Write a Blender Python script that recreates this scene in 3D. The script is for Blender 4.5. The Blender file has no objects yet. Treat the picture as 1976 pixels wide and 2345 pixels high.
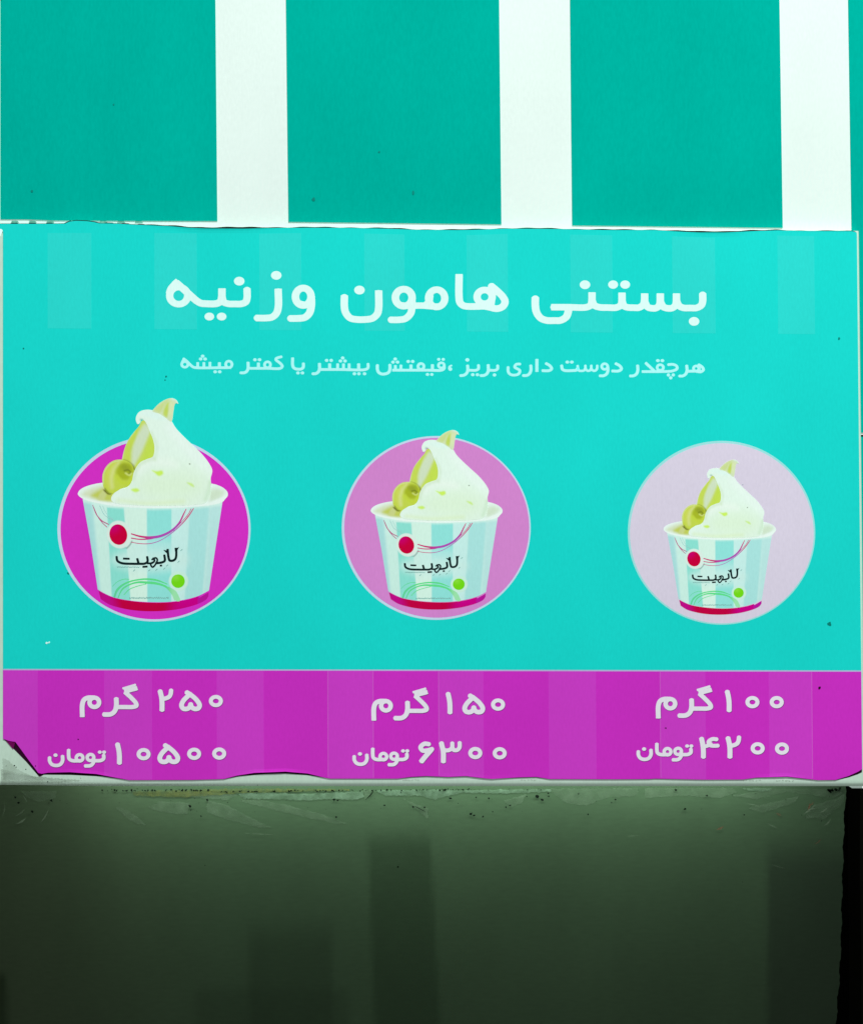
import bpy, math, random
import numpy as np

# ------------------------------------------------------------------ camera, world, lamps, exposure
S = 0.0005            # metres per unit of the measured drawing (the sign is about one metre wide)
CX, CY = 988.0, 1172.5
D = 1.7               # camera to the poster's face
SC = bpy.context.scene
C = SC.collection

cam = bpy.data.cameras.new('camera')
cam.sensor_fit = 'VERTICAL'
cam.sensor_height = 24.0
cam.lens = 24.0 * D / (2345 * S)
cam.clip_start, cam.clip_end = 0.05, 50
co = bpy.data.objects.new('camera', cam)
co.location = (0, -D, 0)
co.rotation_euler = (math.radians(90), 0, 0)
C.objects.link(co)
SC.camera = co

w = bpy.data.worlds.new('World')
SC.world = w
w.use_nodes = True
w.node_tree.nodes['Background'].inputs[0].default_value = (0.92, 1.0, 0.90, 1)
w.node_tree.nodes['Background'].inputs[1].default_value = 0.06

def aim(o, target):
    from mathutils import Vector
    o.rotation_euler = (Vector(target) - o.location).to_track_quat('-Z', 'Y').to_euler()

sl = bpy.data.lights.new('added_spot', 'SPOT')  # added spot out of view, lighting the sign from above and in front
sl.energy = 665
sl.color = (0.96, 1.0, 0.97)
sl.shadow_soft_size = 0.10
sl.spot_size = math.radians(38)
sl.spot_blend = 0.5
so = bpy.data.objects.new('added_spot', sl)
so.location = (0.80, -2.5, 3.2)
aim(so, (0.12, 0.0, 0.12))
C.objects.link(so)

SC.view_settings.view_transform = 'Standard'
SC.view_settings.look = 'None'
SC.view_settings.exposure = 0
SC.view_settings.gamma = 1
SC.view_settings.use_curve_mapping = False

# ------------------------------------------------------------------ helpers
def P(px, py, y=0.0):
    """measured position -> point of the plane at depth y (true size, the deeper planes are wider)"""
    k = (D + y) / D
    return ((px - CX) * S * k, y, (CY - py) * S * k)

def lin(c):
    c = np.asarray(c, float) / 255.0
    return np.where(c <= 0.04045, c / 12.92, ((c + 0.055) / 1.055) ** 2.4)

def tag(o, label=None, cat=None, group=None, kind=None):
    if label: o['label'] = label
    if cat: o['category'] = cat
    if group: o['group'] = group
    if kind: o['kind'] = kind
    return o

def empty(name, loc):
    o = bpy.data.objects.new(name, None)
    o.location = loc
    o.empty_display_size = 0.05
    C.objects.link(o)
    return o

def link(name, verts, faces, mat, parent=None, cols=None, smooth=False, org=None):
    me = bpy.data.meshes.new(name)
    v = np.asarray(verts, float)
    if org is not None:
        v = v - np.asarray(org)
    me.from_pydata(v.tolist(), [], faces)
    if cols is not None:
        a = me.color_attributes.new('Col', 'FLOAT_COLOR', 'POINT')
        c4 = np.ones((len(v), 4), np.float32)
        c4[:, :3] = cols
        a.data.foreach_set('color', c4.ravel())
    if smooth:
        for p in me.polygons: p.use_smooth = True
    me.materials.append(mat)
    me.update()
    o = bpy.data.objects.new(name, me)
    C.objects.link(o)
    if parent is not None:
        o.parent = parent
    return o

def nodes_of(name):
    m = bpy.data.materials.new(name)
    m.use_nodes = True
    return m, m.node_tree.nodes, m.node_tree.links, m.node_tree.nodes['Principled BSDF']

def mottled(m, N, L, src, amount, scale, streak=(1, 1, 1), detail=4):
    tc = N.new('ShaderNodeTexCoord')
    mp = N.new('ShaderNodeMapping'); mp.inputs['Scale'].default_value = streak
    nz = N.new('ShaderNodeTexNoise'); nz.inputs['Scale'].default_value = scale; nz.inputs['Detail'].default_value = detail
    L.new(tc.outputs['Object'], mp.inputs[0]); L.new(mp.outputs[0], nz.inputs['Vector'])
    mr = N.new('ShaderNodeMapRange')
    mr.inputs['From Min'].default_value = 0.25; mr.inputs['From Max'].default_value = 0.75
    mr.inputs['To Min'].default_value = 1 - amount; mr.inputs['To Max'].default_value = 1 + amount
    L.new(nz.outputs[0], mr.inputs[0])
    vm = N.new('ShaderNodeVectorMath'); vm.operation = 'SCALE'
    L.new(src, vm.inputs[0]); L.new(mr.outputs[0], vm.inputs['Scale'])
    return vm.outputs[0], nz.outputs[0]

BACK = 0.24           # share of the print's light that comes from the lamps inside the light box
def print_mat(name, rgb=None, back=BACK, rough=0.6, spec=0.04, amount=0.035):
    m, N, L, b = nodes_of(name)
    if rgb is None:
        at = N.new('ShaderNodeAttribute'); at.attribute_name = 'Col'
        src = at.outputs['Color']
    else:
        rg = N.new('ShaderNodeRGB'); rg.outputs[0].default_value = (*lin(rgb), 1)
        src = rg.outputs[0]
    c1, n1 = mottled(m, N, L, src, amount, 420.0, (1, 1, 0.35))
    c2, n2 = mottled(m, N, L, c1, amount * 1.1, 9.0, (1, 1, 0.6), 6)
    L.new(c2, b.inputs['Base Color'])
    b.inputs['Roughness'].default_value = rough
    b.inputs['Specular IOR Level'].default_value = spec
    if back > 0:
        L.new(c2, b.inputs['Emission Color'])
        b.inputs['Emission Strength'].default_value = back
    bp = N.new('ShaderNodeBump'); bp.inputs['Strength'].default_value = 0.06; bp.inputs['Distance'].default_value = 0.0006
    L.new(n1, bp.inputs['Height']); L.new(bp.outputs[0], b.inputs['Normal'])
    return m

def plain_mat(name, rgb, rough=0.5, spec=0.3, amount=0.08, scale=30.0, alpha=None):
    m, N, L, b = nodes_of(name)
    rg = N.new('ShaderNodeRGB'); rg.outputs[0].default_value = (*lin(rgb), 1)
    c1, n1 = mottled(m, N, L, rg.outputs[0], amount, scale)
    L.new(c1, b.inputs['Base Color'])
    b.inputs['Roughness'].default_value = rough
    b.inputs['Specular IOR Level'].default_value = spec
    if alpha is not None:
        mr = N.new('ShaderNodeMath'); mr.operation = 'MULTIPLY'; mr.inputs[1].default_value = alpha * 2
        L.new(n1, mr.inputs[0]); L.new(mr.outputs[0], b.inputs['Alpha'])
    return m

# ---- signed distance drawing -------------------------------------------------
def catmull(pts, closed=False, n=7):
    p = np.asarray(pts, float)
    if len(p) < 3 and not closed: return p
    if closed: q = np.vstack([p[-1], p, p[0], p[1]])
    else: q = np.vstack([2 * p[0] - p[1], p, 2 * p[-1] - p[-2]])
    out = []
    for i in range(1, len(q) - 2):
        p0, p1, p2, p3 = q[i - 1], q[i], q[i + 1], q[i + 2]
        t0 = 0.0
        t1 = t0 + max(np.linalg.norm(p1 - p0), 1e-6) ** 0.5
        t2 = t1 + max(np.linalg.norm(p2 - p1), 1e-6) ** 0.5
        t3 = t2 + max(np.linalg.norm(p3 - p2), 1e-6) ** 0.5
        for k in range(n):
            t = t1 + (t2 - t1) * k / n
            a1 = (t1 - t) / (t1 - t0) * p0 + (t - t0) / (t1 - t0) * p1
            a2 = (t2 - t) / (t2 - t1) * p1 + (t - t1) / (t2 - t1) * p2
            a3 = (t3 - t) / (t3 - t2) * p2 + (t - t2) / (t3 - t2) * p3
            b1 = (t2 - t) / (t2 - t0) * a1 + (t - t0) / (t2 - t0) * a2
            b2 = (t3 - t) / (t3 - t1) * a2 + (t - t1) / (t3 - t1) * a3
            out.append((t2 - t) / (t2 - t1) * b1 + (t - t1) / (t2 - t1) * b2)
    if not closed: out.append(p[-1])
    return np.array(out)

def sd_line(X, Y, pts, wd, flat=True):
    best = np.full(X.shape, 1e9)
    n = len(pts)
    wv = np.broadcast_to(np.asarray(wd, float), (n,)) if np.ndim(wd) else np.full(n, float(wd))
    for i in range(n - 1):
        a, b = pts[i], pts[i + 1]
        d = b - a
        l = math.hypot(*d)
        if l < 1e-9: continue
        ux, uy = d / l
        rx, ry = X - a[0], Y - a[1]
        t = rx * ux + ry * uy
        s = np.abs(-rx * uy + ry * ux)
        tc = np.clip(t, 0, l)
        hw = (wv[i] + (wv[i + 1] - wv[i]) * tc / l) / 2
        dd = np.hypot(t - tc, s) - hw
        if flat and i == 0: dd = np.where(t < 0, np.maximum(dd, -t - 0.12 * hw), dd)
        if flat and i == n - 2: dd = np.where(t > l, np.maximum(dd, t - l - 0.12 * hw), dd)
        np.minimum(best, dd, out=best)
    return best

def sd_poly(X, Y, pts):
    p = np.asarray(pts, float)
    best = np.full(X.shape, 1e9)
    inside = np.zeros(X.shape, bool)
    n = len(p)
    for i in range(n):
        a, b = p[i], p[(i + 1) % n]
        d = b - a
        l2 = max(d @ d, 1e-12)
        rx, ry = X - a[0], Y - a[1]
        t = np.clip((rx * d[0] + ry * d[1]) / l2, 0, 1)
        np.minimum(best, np.hypot(rx - t * d[0], ry - t * d[1]), out=best)
        cond = (a[1] > Y) != (b[1] > Y)
        if abs(d[1]) > 1e-12:
            xi = a[0] + (Y - a[1]) * d[0] / d[1]
            inside ^= cond & (X < xi)
    return np.where(inside, -best, best)

def sd_ell(X, Y, cx, cy, rx, ry, rot=0):
    c, s = math.cos(rot), math.sin(rot)
    dx, dy = X - cx, Y - cy
    u, v = c * dx + s * dy, -s * dx + c * dy
    k = np.hypot(u / rx, v / ry)
    g = np.hypot(u / rx ** 2, v / ry ** 2)
    return np.where(k > 1e-6, k * (k - 1) / np.maximum(g, 1e-9), -min(rx, ry))

def fill(val, xs, ys, to_world, colf=None):
    """marching squares: the area where val < 0 as one clean flat mesh"""
    ins = val < 0
    H, Wd = val.shape
    vid = -np.ones(val.shape, int)
    verts, pos = [], []
    def gv(j, i):
        if vid[j, i] < 0:
            vid[j, i] = len(pos); pos.append((xs[i], ys[j]))
        return vid[j, i]
    ed = {}
    def ev(j0, i0, j1, i1):
        k = (j0, i0, j1, i1) if (j0, i0) < (j1, i1) else (j1, i1, j0, i0)
        if k not in ed:
            a, b = val[j0, i0], val[j1, i1]
            t = a / (a - b)
            ed[k] = len(pos)
            pos.append((xs[i0] + t * (xs[i1] - xs[i0]), ys[j0] + t * (ys[j1] - ys[j0])))
        return ed[k]
    faces = []
    cnt = ins[:-1, :-1].astype(int) + ins[1:, :-1] + ins[:-1, 1:] + ins[1:, 1:]
    for j, i in zip(*np.nonzero(cnt)):
        cs = ((j, i), (j + 1, i), (j + 1, i + 1), (j, i + 1))
        if cnt[j, i] == 4:
            faces.append([gv(*c) for c in cs]); continue
        f = []
        for k in range(4):
            a, b = cs[k], cs[(k + 1) % 4]
            if ins[a]: f.append(gv(*a))
            if ins[a] != ins[b]: f.append(ev(*a, *b))
        if len(f) >= 3: faces.append(f)
    pos = np.array(pos) if pos else np.zeros((0, 2))
    vw = to_world(pos[:, 0], pos[:, 1])
    cols = colf(pos[:, 0], pos[:, 1]) if colf is not None else None
    return vw, faces, cols

def grid(x0, y0, x1, y1, step):
    xs = np.arange(x0, x1 + step, step); ys = np.arange(y0, y1 + step, step)
    X, Y = np.meshgrid(xs, ys)
    return xs, ys, X, Y

def W(y):
    k = (D + y) / D
    return lambda px, py: np.stack([(px - CX) * S * k, np.full(px.shape, y), (CY - py) * S * k], 1)

# ---- lettering ---------------------------------------------------------------
# items: ('s', points, width[, smooth]) stroke, ('r', cx, cy, rx, ry, width) ring, ('d', cx, cy, rx, ry) dot, ('p', points) polygon
def moved(items, du, dv, ku=1.0, kv=1.0, u0=0.0, v0=0.0):
    f = lambda u, v: (u0 + (u - u0) * ku + du, v0 + (v - v0) * kv + dv)
    out = []
    for it in items:
        if it[0] in 'sp': out.append((it[0], [f(*p) for p in it[1]]) + tuple(it[2:]))
        else: out.append((it[0], *f(it[1], it[2])) + tuple(it[3:]))
    return out

def letters(name, blocks, sx, y, mat, parent, step, grow=0.0, org=None):
    """blocks: list of (ox, oy, scale, items) in enlarged measuring coordinates"""
    shp = []
    for ox, oy, sc, items in blocks:
        for it in items:
            if it[0] == 's':
                pts = np.array([(ox + u / sc, oy + v / sc) for u, v in it[1]])
                pts[:, 0] /= sx
                if len(it) < 4 or it[3]: pts = catmull(pts)
                shp.append(('s', pts, it[2] / sc + grow))
            elif it[0] == 'r':
                a = np.linspace(0, 2 * math.pi, 33)
                pts = np.stack([(ox + (it[1] + it[3] * np.cos(a)) / sc) / sx, oy + (it[2] + it[4] * np.sin(a)) / sc], 1)
                shp.append(('s', pts, it[5] / sc + grow))
            elif it[0] == 'd':
                shp.append(('d', (ox + it[1] / sc) / sx, oy + it[2] / sc, it[3] / sc / sx + grow / 2, it[4] / sc + grow / 2))
            else:
                pts = np.array([(ox + u / sc, oy + v / sc) for u, v in it[1]]); pts[:, 0] /= sx
                shp.append(('p', pts))
    allp = []
    for s_ in shp:
        if s_[0] == 'd': allp += [(s_[1] - s_[3], s_[2] - s_[4]), (s_[1] + s_[3], s_[2] + s_[4])]
        elif s_[0] == 's': allp += [tuple(q - s_[2]) for q in s_[1]] + [tuple(q + s_[2]) for q in s_[1]]
        else: allp += [tuple(q) for q in s_[1]]
    allp = np.array(allp)
    x0, y0 = allp.min(0) - 2; x1, y1 = allp.max(0) + 2
    xs, ys, X, Y = grid(x0, y0, x1, y1, step)
    V = np.full(X.shape, 1e9)
    for s_ in shp:
        if s_[0] == 'd': lo = np.array([s_[1] - s_[3], s_[2] - s_[4]]) - 3; hi = np.array([s_[1] + s_[3], s_[2] + s_[4]]) + 3
        elif s_[0] == 's': lo = s_[1].min(0) - s_[2] - 3; hi = s_[1].max(0) + s_[2] + 3
        else: lo = s_[1].min(0) - 3; hi = s_[1].max(0) + 3
        i0, i1 = np.searchsorted(xs, lo[0]), np.searchsorted(xs, hi[0]); j0, j1 = np.searchsorted(ys, lo[1]), np.searchsorted(ys, hi[1])
        xx, yy = X[j0:j1, i0:i1], Y[j0:j1, i0:i1]
        if xx.size == 0: continue
        if s_[0] == 'd': d = sd_ell(xx, yy, *s_[1:])
        elif s_[0] == 's': d = sd_line(xx, yy, s_[1], s_[2])
        else: d = sd_poly(xx, yy, s_[1])
        V[j0:j1, i0:i1] = np.minimum(V[j0:j1, i0:i1], d)
    vw, fc, _ = fill(V, xs, ys, lambda a, b: W(y)(a * sx, b))
    return link(name, vw, fc, mat, parent, org=org)

# simple solids
def box(name, px0, py0, px1, py1, y0, y1, mat, parent=None, org=None):
    v = []
    k = (D + y0) / D
    for y in (y0, y1):
        for (a, b) in ((px0, py0), (px1, py0), (px1, py1), (px0, py1)):
            v.append(((a - CX) * S * k, y, (CY - b) * S * k))
    f = [[0, 3, 2, 1], [4, 5, 6, 7], [0, 1, 5, 4], [1, 2, 6, 5], [2, 3, 7, 6], [3, 0, 4, 7]]
    return link(name, v, f, mat, parent, org=org)

def slab(name, pts, y0, y1, mat, parent=None, org=None):
    """a flat cut sheet with thickness, outline in measured coordinates"""
    n = len(pts)
    k = (D + y0) / D
    v = [((a - CX) * S * k, y, (CY - b) * S * k) for y in (y0, y1) for a, b in pts]
    area = sum(pts[i][0] * pts[(i + 1) % n][1] - pts[(i + 1) % n][0] * pts[i][1] for i in range(n))
    fr = list(range(n)) if area < 0 else list(range(n))[::-1]
    f = [fr, [i + n for i in fr[::-1]]]
    for i in range(n):
        j = (i + 1) % n
        f.append([i, j, j + n, i + n])
    return link(name, v, f, mat, parent, org=org)

def specks(name, pts, y, mat, parent, org=None, seed=1):
    rnd = random.Random(seed)
    def one(px, py, r, v, f):
        n = 9; b = len(v)
        el = rnd.uniform(0.7, 1.5); ro = rnd.uniform(0, 3)
        for i in range(n):
            a = 2 * math.pi * i / n
            q = r * rnd.uniform(0.6, 1.25)
            dx, dy = q * math.cos(a) * el, q * math.sin(a)
            v.append(P(px + dx * math.cos(ro) - dy * math.sin(ro), py + dx * math.sin(ro) + dy * math.cos(ro), y))
        f.append([b + i for i in range(n)])
    if len(pts) <= 60:
        for p in pts:
            v, f = [], []
            one(*p, v, f)
            link(name, v, f, mat, parent, org=org)
    else:
        v, f = [], []
        for p in pts: one(*p, v, f)
        o = link(name, v, f, mat, parent, org=org)
        o['kind'] = 'stuff'

# ------------------------------------------------------------------ materials
M = {}
M['white_face'] = print_mat('white acrylic face', (226, 242, 237), 0.27)
M['teal'] = print_mat('teal vinyl', (0, 173, 157), amount=0.05, spec=0.0)
M['poster_teal'] = print_mat('poster turquoise', (25, 219, 211), 0.25)
M['ghost'] = print_mat('poster pale turquoise', (44, 220, 213))
M['magenta'] = print_mat('poster magenta', (206, 48, 199), 0.28)
M['magenta_pale'] = print_mat('poster pale magenta', (207, 62, 204), 0.28)
M['lavender'] = print_mat('poster lavender line', (190, 180, 225))
M['headline'] = print_mat('poster white lettering', (216, 248, 244), 0.33)
M['subline'] = print_mat('poster pale cyan lettering', (172, 245, 245), 0.33)
M['price'] = print_mat('poster grey white lettering', (232, 230, 240), 0.30)
M['price_edge'] = print_mat('lettering dark outline', (128, 50, 135))
M['joint'] = print_mat('fine printed line', (210, 96, 207))
M['ring'] = print_mat('roundel rim', (196, 218, 240), 0.30)
M['ring_pale'] = print_mat('roundel pale rim', (160, 232, 232))
M['disc_dark'] = print_mat('roundel magenta', (213, 47, 198), 0.33)
M['disc_mid'] = print_mat('roundel pink', (211, 133, 207), 0.33)
M['disc_pale'] = print_mat('roundel pale lilac', (215, 207, 226), 0.33)
M['art'] = print_mat('printed picture', None, 0.31)
M['backing'] = print_mat('white plastic board', (200, 226, 210), 0.24, 0.5, 0.08, 0.05)
M['grime_shade'] = plain_mat('black grime', (30, 40, 34), 0.8, 0.1, 0.3, 200)  # for real dirt, and for the shade painted above the poster's top edge
M['dust'] = plain_mat('grey dust', (12, 152, 140), 0.8, 0.1, 0.2, 300)
M['notch'] = plain_mat('grey notch', (120, 190, 172), 0.8, 0.1, 0.2, 300)
M['flap'] = plain_mat('shaded fold and dirt', (58, 6, 48), 0.6, 0.2, 0.4, 90)
M['flap_front'] = plain_mat('shaded folded magenta', (140, 8, 110), 0.55, 0.2, 0.2, 90)
M['film'] = plain_mat('clear film wrinkle', (195, 215, 190), 0.3, 0.4, 0.3, 60, 0.15)
M['film_strong'] = plain_mat('clear film edge', (190, 220, 196), 0.35, 0.4, 0.3, 90, 0.3)
M['scratch'] = plain_mat('scratch on film', (205, 222, 196), 0.3, 0.5, 0.2, 90, 0.35)
M['pink_scratch'] = plain_mat('pink glint on film', (205, 120, 100), 0.3, 0.5, 0.2, 90, 0.4)
M['stain'] = plain_mat('yellow stain', (150, 150, 85), 0.7, 0.2, 0.3, 120, 0.4)
M['smear'] = plain_mat('olive dirt smear', (100, 110, 78), 0.7, 0.1, 0.3, 45, 0.2)
M['void'] = plain_mat('black recess', (6, 9, 5), 0.9, 0.05, 0.2, 5)
M['post'] = plain_mat('dark brown post', (46, 46, 38), 0.7, 0.2, 0.25, 12)
m, N, L, b = nodes_of('grey green panel')
at = N.new('ShaderNodeAttribute'); at.attribute_name = 'Col'
c1, n1 = mottled(m, N, L, at.outputs['Color'], 0.10, 7.0, (1, 1, 0.5), 6)
c2, n2 = mottled(m, N, L, c1, 0.06, 260.0, (0.25, 1, 1), 3)
L.new(c2, b.inputs['Base Color']); b.inputs['Roughness'].default_value = 0.42; b.inputs['Specular IOR Level'].default_value = 0.25
bp = N.new('ShaderNodeBump'); bp.inputs['Strength'].default_value = 0.15; bp.inputs['Distance'].default_value = 0.002
L.new(n1, bp.inputs['Height']); L.new(bp.outputs[0], b.inputs['Normal'])
M['panel'] = m

# ------------------------------------------------------------------ setting: the dark recess behind
tag(box('wall', -900, -500, 2900, 3200, 0.55, 0.60, M['void']), kind='structure')
o = slab('post', [(1969, 1700), (2120, 1700), (2120, 2420), (1972, 2420), (1971, 2160), (1968, 2000)], 0.34, 0.40, M['post'])
tag(o, 'dark brown post at the far right, behind the black gap beside the grey green panel', 'post')

# ------------------------------------------------------------------ striped fascia above
YF = 0.012
org = P(988, 520, YF)
fa = empty('striped_fascia', org)
tag(fa, 'upper sign face with wide teal bands between narrow white stripes, above the poster', 'sign')
slab('face', [(1, -60), (2400, -60), (2400, 1805), (1950, 1805), (1950, 1700), (1200, 1700), (1200, 620), (-2, 620)], YF, YF + 0.03, M['white_face'], fa, org)  # lower right end extended out of view to keep the spot off the panel
slab('face_edge', [(-500, -60), (0, -60), (-3, 500), (-500, 500)], YF + 0.001, YF + 0.02, M['backing'], fa, org)
for pts in ([(2, -60), (493, -60), (498, 506), (280, 505.5), (200, 505), (120, 504.5), (60, 502), (2, 502)],
            [(654.5, -60), (1142, -60), (1148, 513.5), (661, 508)],
            [(1304.5, -60), (1783, -60), (1791.5, 521.5), (1310, 516)],
            [(1940.5, -60), (2300, -60), (2300, 998), (1946, 990), (1951, 640)]):
    slab('teal_band', pts, YF - 0.0012, YF - 0.0002, M['teal'], fa, org)
slab('teal_band', [(1947, 999), (2300, 1002), (2300, 1562), (1950, 1560)], YF - 0.0012, YF - 0.0002, M['teal'], fa, org)
slab('joint_gap', [(1948, 995.5), (2300, 997), (2300, 1001), (1948, 999.5)], YF - 0.0016, YF - 0.0013, M['grime_shade'], fa, org)
specks('dust_speck', [(261, 239, 2.2), (868, 348, 2.4), (718, 457, 3.8), (946, 441, 3.4), (74, 438, 2.6)], YF - 0.0016, M['dust'], fa, org, 3)

# ------------------------------------------------------------------ light box board under the poster
org = P(988, 1805, 0.0)
bd = empty('menu_board', org)
tag(bd, 'white plastic light box board behind the peeling poster, its rounded lip showing below', 'board')
def board_mesh():
    prof = [(528, 0.0020), (540, 0.0014), (1500, 0.0014), (1788, 0.0014), (1793, 0.0017), (1797, 0.0026), (1800.5, 0.0045), (1803, 0.0080), (1805, 0.014), (1805.5, 0.05), (528, 0.05)]
    cols = [-40, 0, 5.5, 7.2, 300, 700, 1200, 1700, 1966, 1968]
    v, f = [], []
    n = len(prof)
    xs = [-500, -200, -60, 1, 4, 6.0] + list(range(60, 1960, 60)) + [1962, 1965, 1966.5]
    for x in xs:
        for (py, y) in prof:
            xx = x
            if x > 1000: xx = x + (py - 530) / 1275.0 * 14 * min(1, (x - 1000) / 900)
            yy = y
            if x > 1966: yy = y + 0.001
            dy = 0
            if x < 5 and py < 540: dy = 4 if x > 3 else 10
            if py > 1780: dy = -3.0 * max(0, 1 - max(x, 0) / 250.0)
            v.append(P(xx, py + dy, 0.0)[0:1] + (yy,) + P(xx, py + dy, 0.0)[2:3])
    for a in range(len(xs) - 1):
        for i in range(n):
            j = (i + 1) % n
            f.append([a * n + i, a * n + j, (a + 1) * n + j, (a + 1) * n + i])
    f.append(list(range(n))[::-1]); f.append([(len(xs) - 1) * n + i for i in range(n)])
    return v, f
v, f = board_mesh()
link('backing', v, f, M['backing'], bd, org=org, smooth=False)
# dirt on the board where the poster has come away, and along its lip
specks('dirt_speck', [(34, 1753, 1.5), (15, 1754, 1.2), (60, 1762, 1.2), (38, 1757, 1), (186, 1782, 1), (110, 1790, 1.4), (590, 1798, 1.2)], 0.0012, M['grime_shade'], bd, org, 5)
def smear(name, pts, y, mat, parent, org_, wob=1.2, step=2.0):
    p = np.array(pts, float)
    xs_, ys_, X, Y = grid(p[:, 0].min() - 5, p[:, 1].min() - 5, p[:, 0].max() + 5, p[:, 1].max() + 5, step)
    V = sd_poly(X, Y, p) + wob * np.sin(X * 0.31 + Y * .2) * np.sin(Y * 0.9 + X * 0.07) + 0.6 * wob * np.sin(X * 0.83)
    vw, fc, _ = fill(V, xs_, ys_, W(0.0))
    vw[:, 1] = np.interp(CY - vw[:, 2] / S, [1788, 1793, 1797, 1800.5, 1803, 1805], [0.0014, 0.0017, 0.0026, 0.0045, 0.0080, 0.014]) - y
    return link(name, vw, fc, mat, parent, org=org_)
for pts in ([(2, 1760), (30, 1768), (70, 1778), (150, 1784), (200, 1788), (120, 1794), (3, 1796)], [(2, 1792), (90, 1794), (220, 1795), (420, 1797), (560, 1799), (560, 1803), (2, 1800)], [(2, 1796), (150, 1798), (300, 1800), (300, 1803.5), (2, 1801)], [(20, 1789), (60, 1788), (110, 1790), (155, 1788.5), (154, 1791), (90, 1793), (22, 1792)], [(6, 1735), (20, 1742), (40, 1762), (88, 1783), (60, 1785), (8, 1784)], [(6, 1770), (140, 1784), (160, 1786), (8, 1787)],
            [(1700, 1787.5), (1745, 1787), (1744, 1789), (1702, 1789.5)], [(1775, 1787), (1820, 1788), (1818, 1790), (1778, 1789.5)], [(920, 1786), (960, 1785), (958, 1788), (922, 1789)], [(1190, 1785.5), (1232, 1786), (1230, 1788), (1194, 1788)]):
    smear('dirt_smear', pts, 0.0002, M['smear'], bd, org)
rnd = random.Random(4)
pts = []
for i in range(120):
    px = rnd.uniform(480, 1080)
    pts.append((px, 1811.5 - 5 * (px - 480) / 600 + rnd.gauss(0, 0.8), rnd.uniform(0.6, 1.9)))
for i in range(50):
    pts.append((rnd.uniform(230, 480), 1808 + rnd.gauss(0, 1.0), rnd.uniform(0.7, 2.2)))
for i in range(25):
    pts.append((rnd.uniform(1895, 1925), 1808 + rnd.gauss(0, 2.0), rnd.uniform(0.9, 3.0)))
for i in range(25):
    pts.append((rnd.uniform(960, 1250), 1807 + rnd.gauss(0, 1.0), rnd.uniform(0.5, 1.4)))
lip_specks = pts
# the light that spills out of the open underside of the light box
al = bpy.data.lights.new('under_lamp', 'AREA')
al.shape = 'RECTANGLE'; al.size = 0.92; al.size_y = 0.03; al.energy = 0.68; al.color = (0.80, 1.0, 0.84)
ao = bpy.data.objects.new('under_lamp', al)
ao.parent = bd
ao.location = (0.0, 0.235, 0.022)
ao.rotation_euler = (math.radians(50), 0, 0)
C.objects.link(ao)

# ------------------------------------------------------------------ the poster
po_org = P(984, 1160, 0.0)
po = empty('menu_poster', po_org)
tag(po, 'turquoise and magenta price poster with three printed ice cream tubs, its edges peeling', 'poster')

TOP = [(-12, 513), (0, 512.5), (40, 512.5), (100, 512.5), (150, 512), (160, 507.5), (175, 505.5), (200, 506.5), (215, 508.5), (228, 511.5), (270, 512), (300, 514), (345, 516),
       (395, 518.5), (430, 521.5), (470, 523.5), (560, 524), (640, 522), (700, 521.5), (800, 522), (900, 524), (960, 526.5), (1050, 527), (1110, 525.5),
       (1160, 523.5), (1250, 524), (1300, 525), (1400, 527), (1500, 527), (1540, 529.5), (1600, 532.5), (1660, 532.5), (1720, 529.5), (1780, 527.5), (1850, 529), (1950, 529.5), (1958, 531.5), (1961, 534)]
BOT = [(8, 1692), (22, 1697), (36, 1699), (62, 1735), (88, 1770), (96, 1772), (110, 1769.5), (160, 1768), (220, 1772), (265, 1781), (295, 1786.5), (440, 1786), (510, 1784),
       (540, 1776), (580, 1769.5), (650, 1766.5), (700, 1771), (740, 1781), (752, 1783), (905, 1783), (935, 1779), (970, 1777), (1020, 1779), (1060, 1777),
       (1105, 1782.5), (1120, 1783.5), (1180, 1780), (1220, 1779), (1250, 1784), (1400, 1784.5), (1476, 1784), (1490, 1783), (1600, 1785.5), (1690, 1785),
       (1720, 1780.5), (1790, 1778), (1830, 1783), (1860, 1786.5), (1900, 1786), (1930, 1777), (1952, 1767), (1961, 1761)]
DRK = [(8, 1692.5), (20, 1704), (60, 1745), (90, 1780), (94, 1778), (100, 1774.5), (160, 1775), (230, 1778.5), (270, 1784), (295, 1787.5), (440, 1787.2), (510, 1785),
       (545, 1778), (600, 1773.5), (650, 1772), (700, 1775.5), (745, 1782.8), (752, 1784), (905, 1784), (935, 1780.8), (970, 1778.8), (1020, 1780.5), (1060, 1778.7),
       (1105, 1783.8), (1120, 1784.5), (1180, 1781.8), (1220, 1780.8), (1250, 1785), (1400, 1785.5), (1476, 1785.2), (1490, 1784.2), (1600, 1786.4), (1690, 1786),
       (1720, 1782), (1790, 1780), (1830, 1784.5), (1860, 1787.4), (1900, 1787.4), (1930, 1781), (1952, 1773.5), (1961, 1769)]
def fx(tab):
    t = np.array(tab, float)
    return lambda x: np.interp(x, t[:, 0], t[:, 1])
fT, fB, fD = fx(TOP), fx(BOT), fx(DRK)
fM = lambda x: 1533.4 + 3.6 * np.asarray(x, float) / 1976
def lean(x, y): return 8 + (x - 8) * (1 + 0.0063 * (y - 530) / 1240) if x > 8 else x
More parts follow.
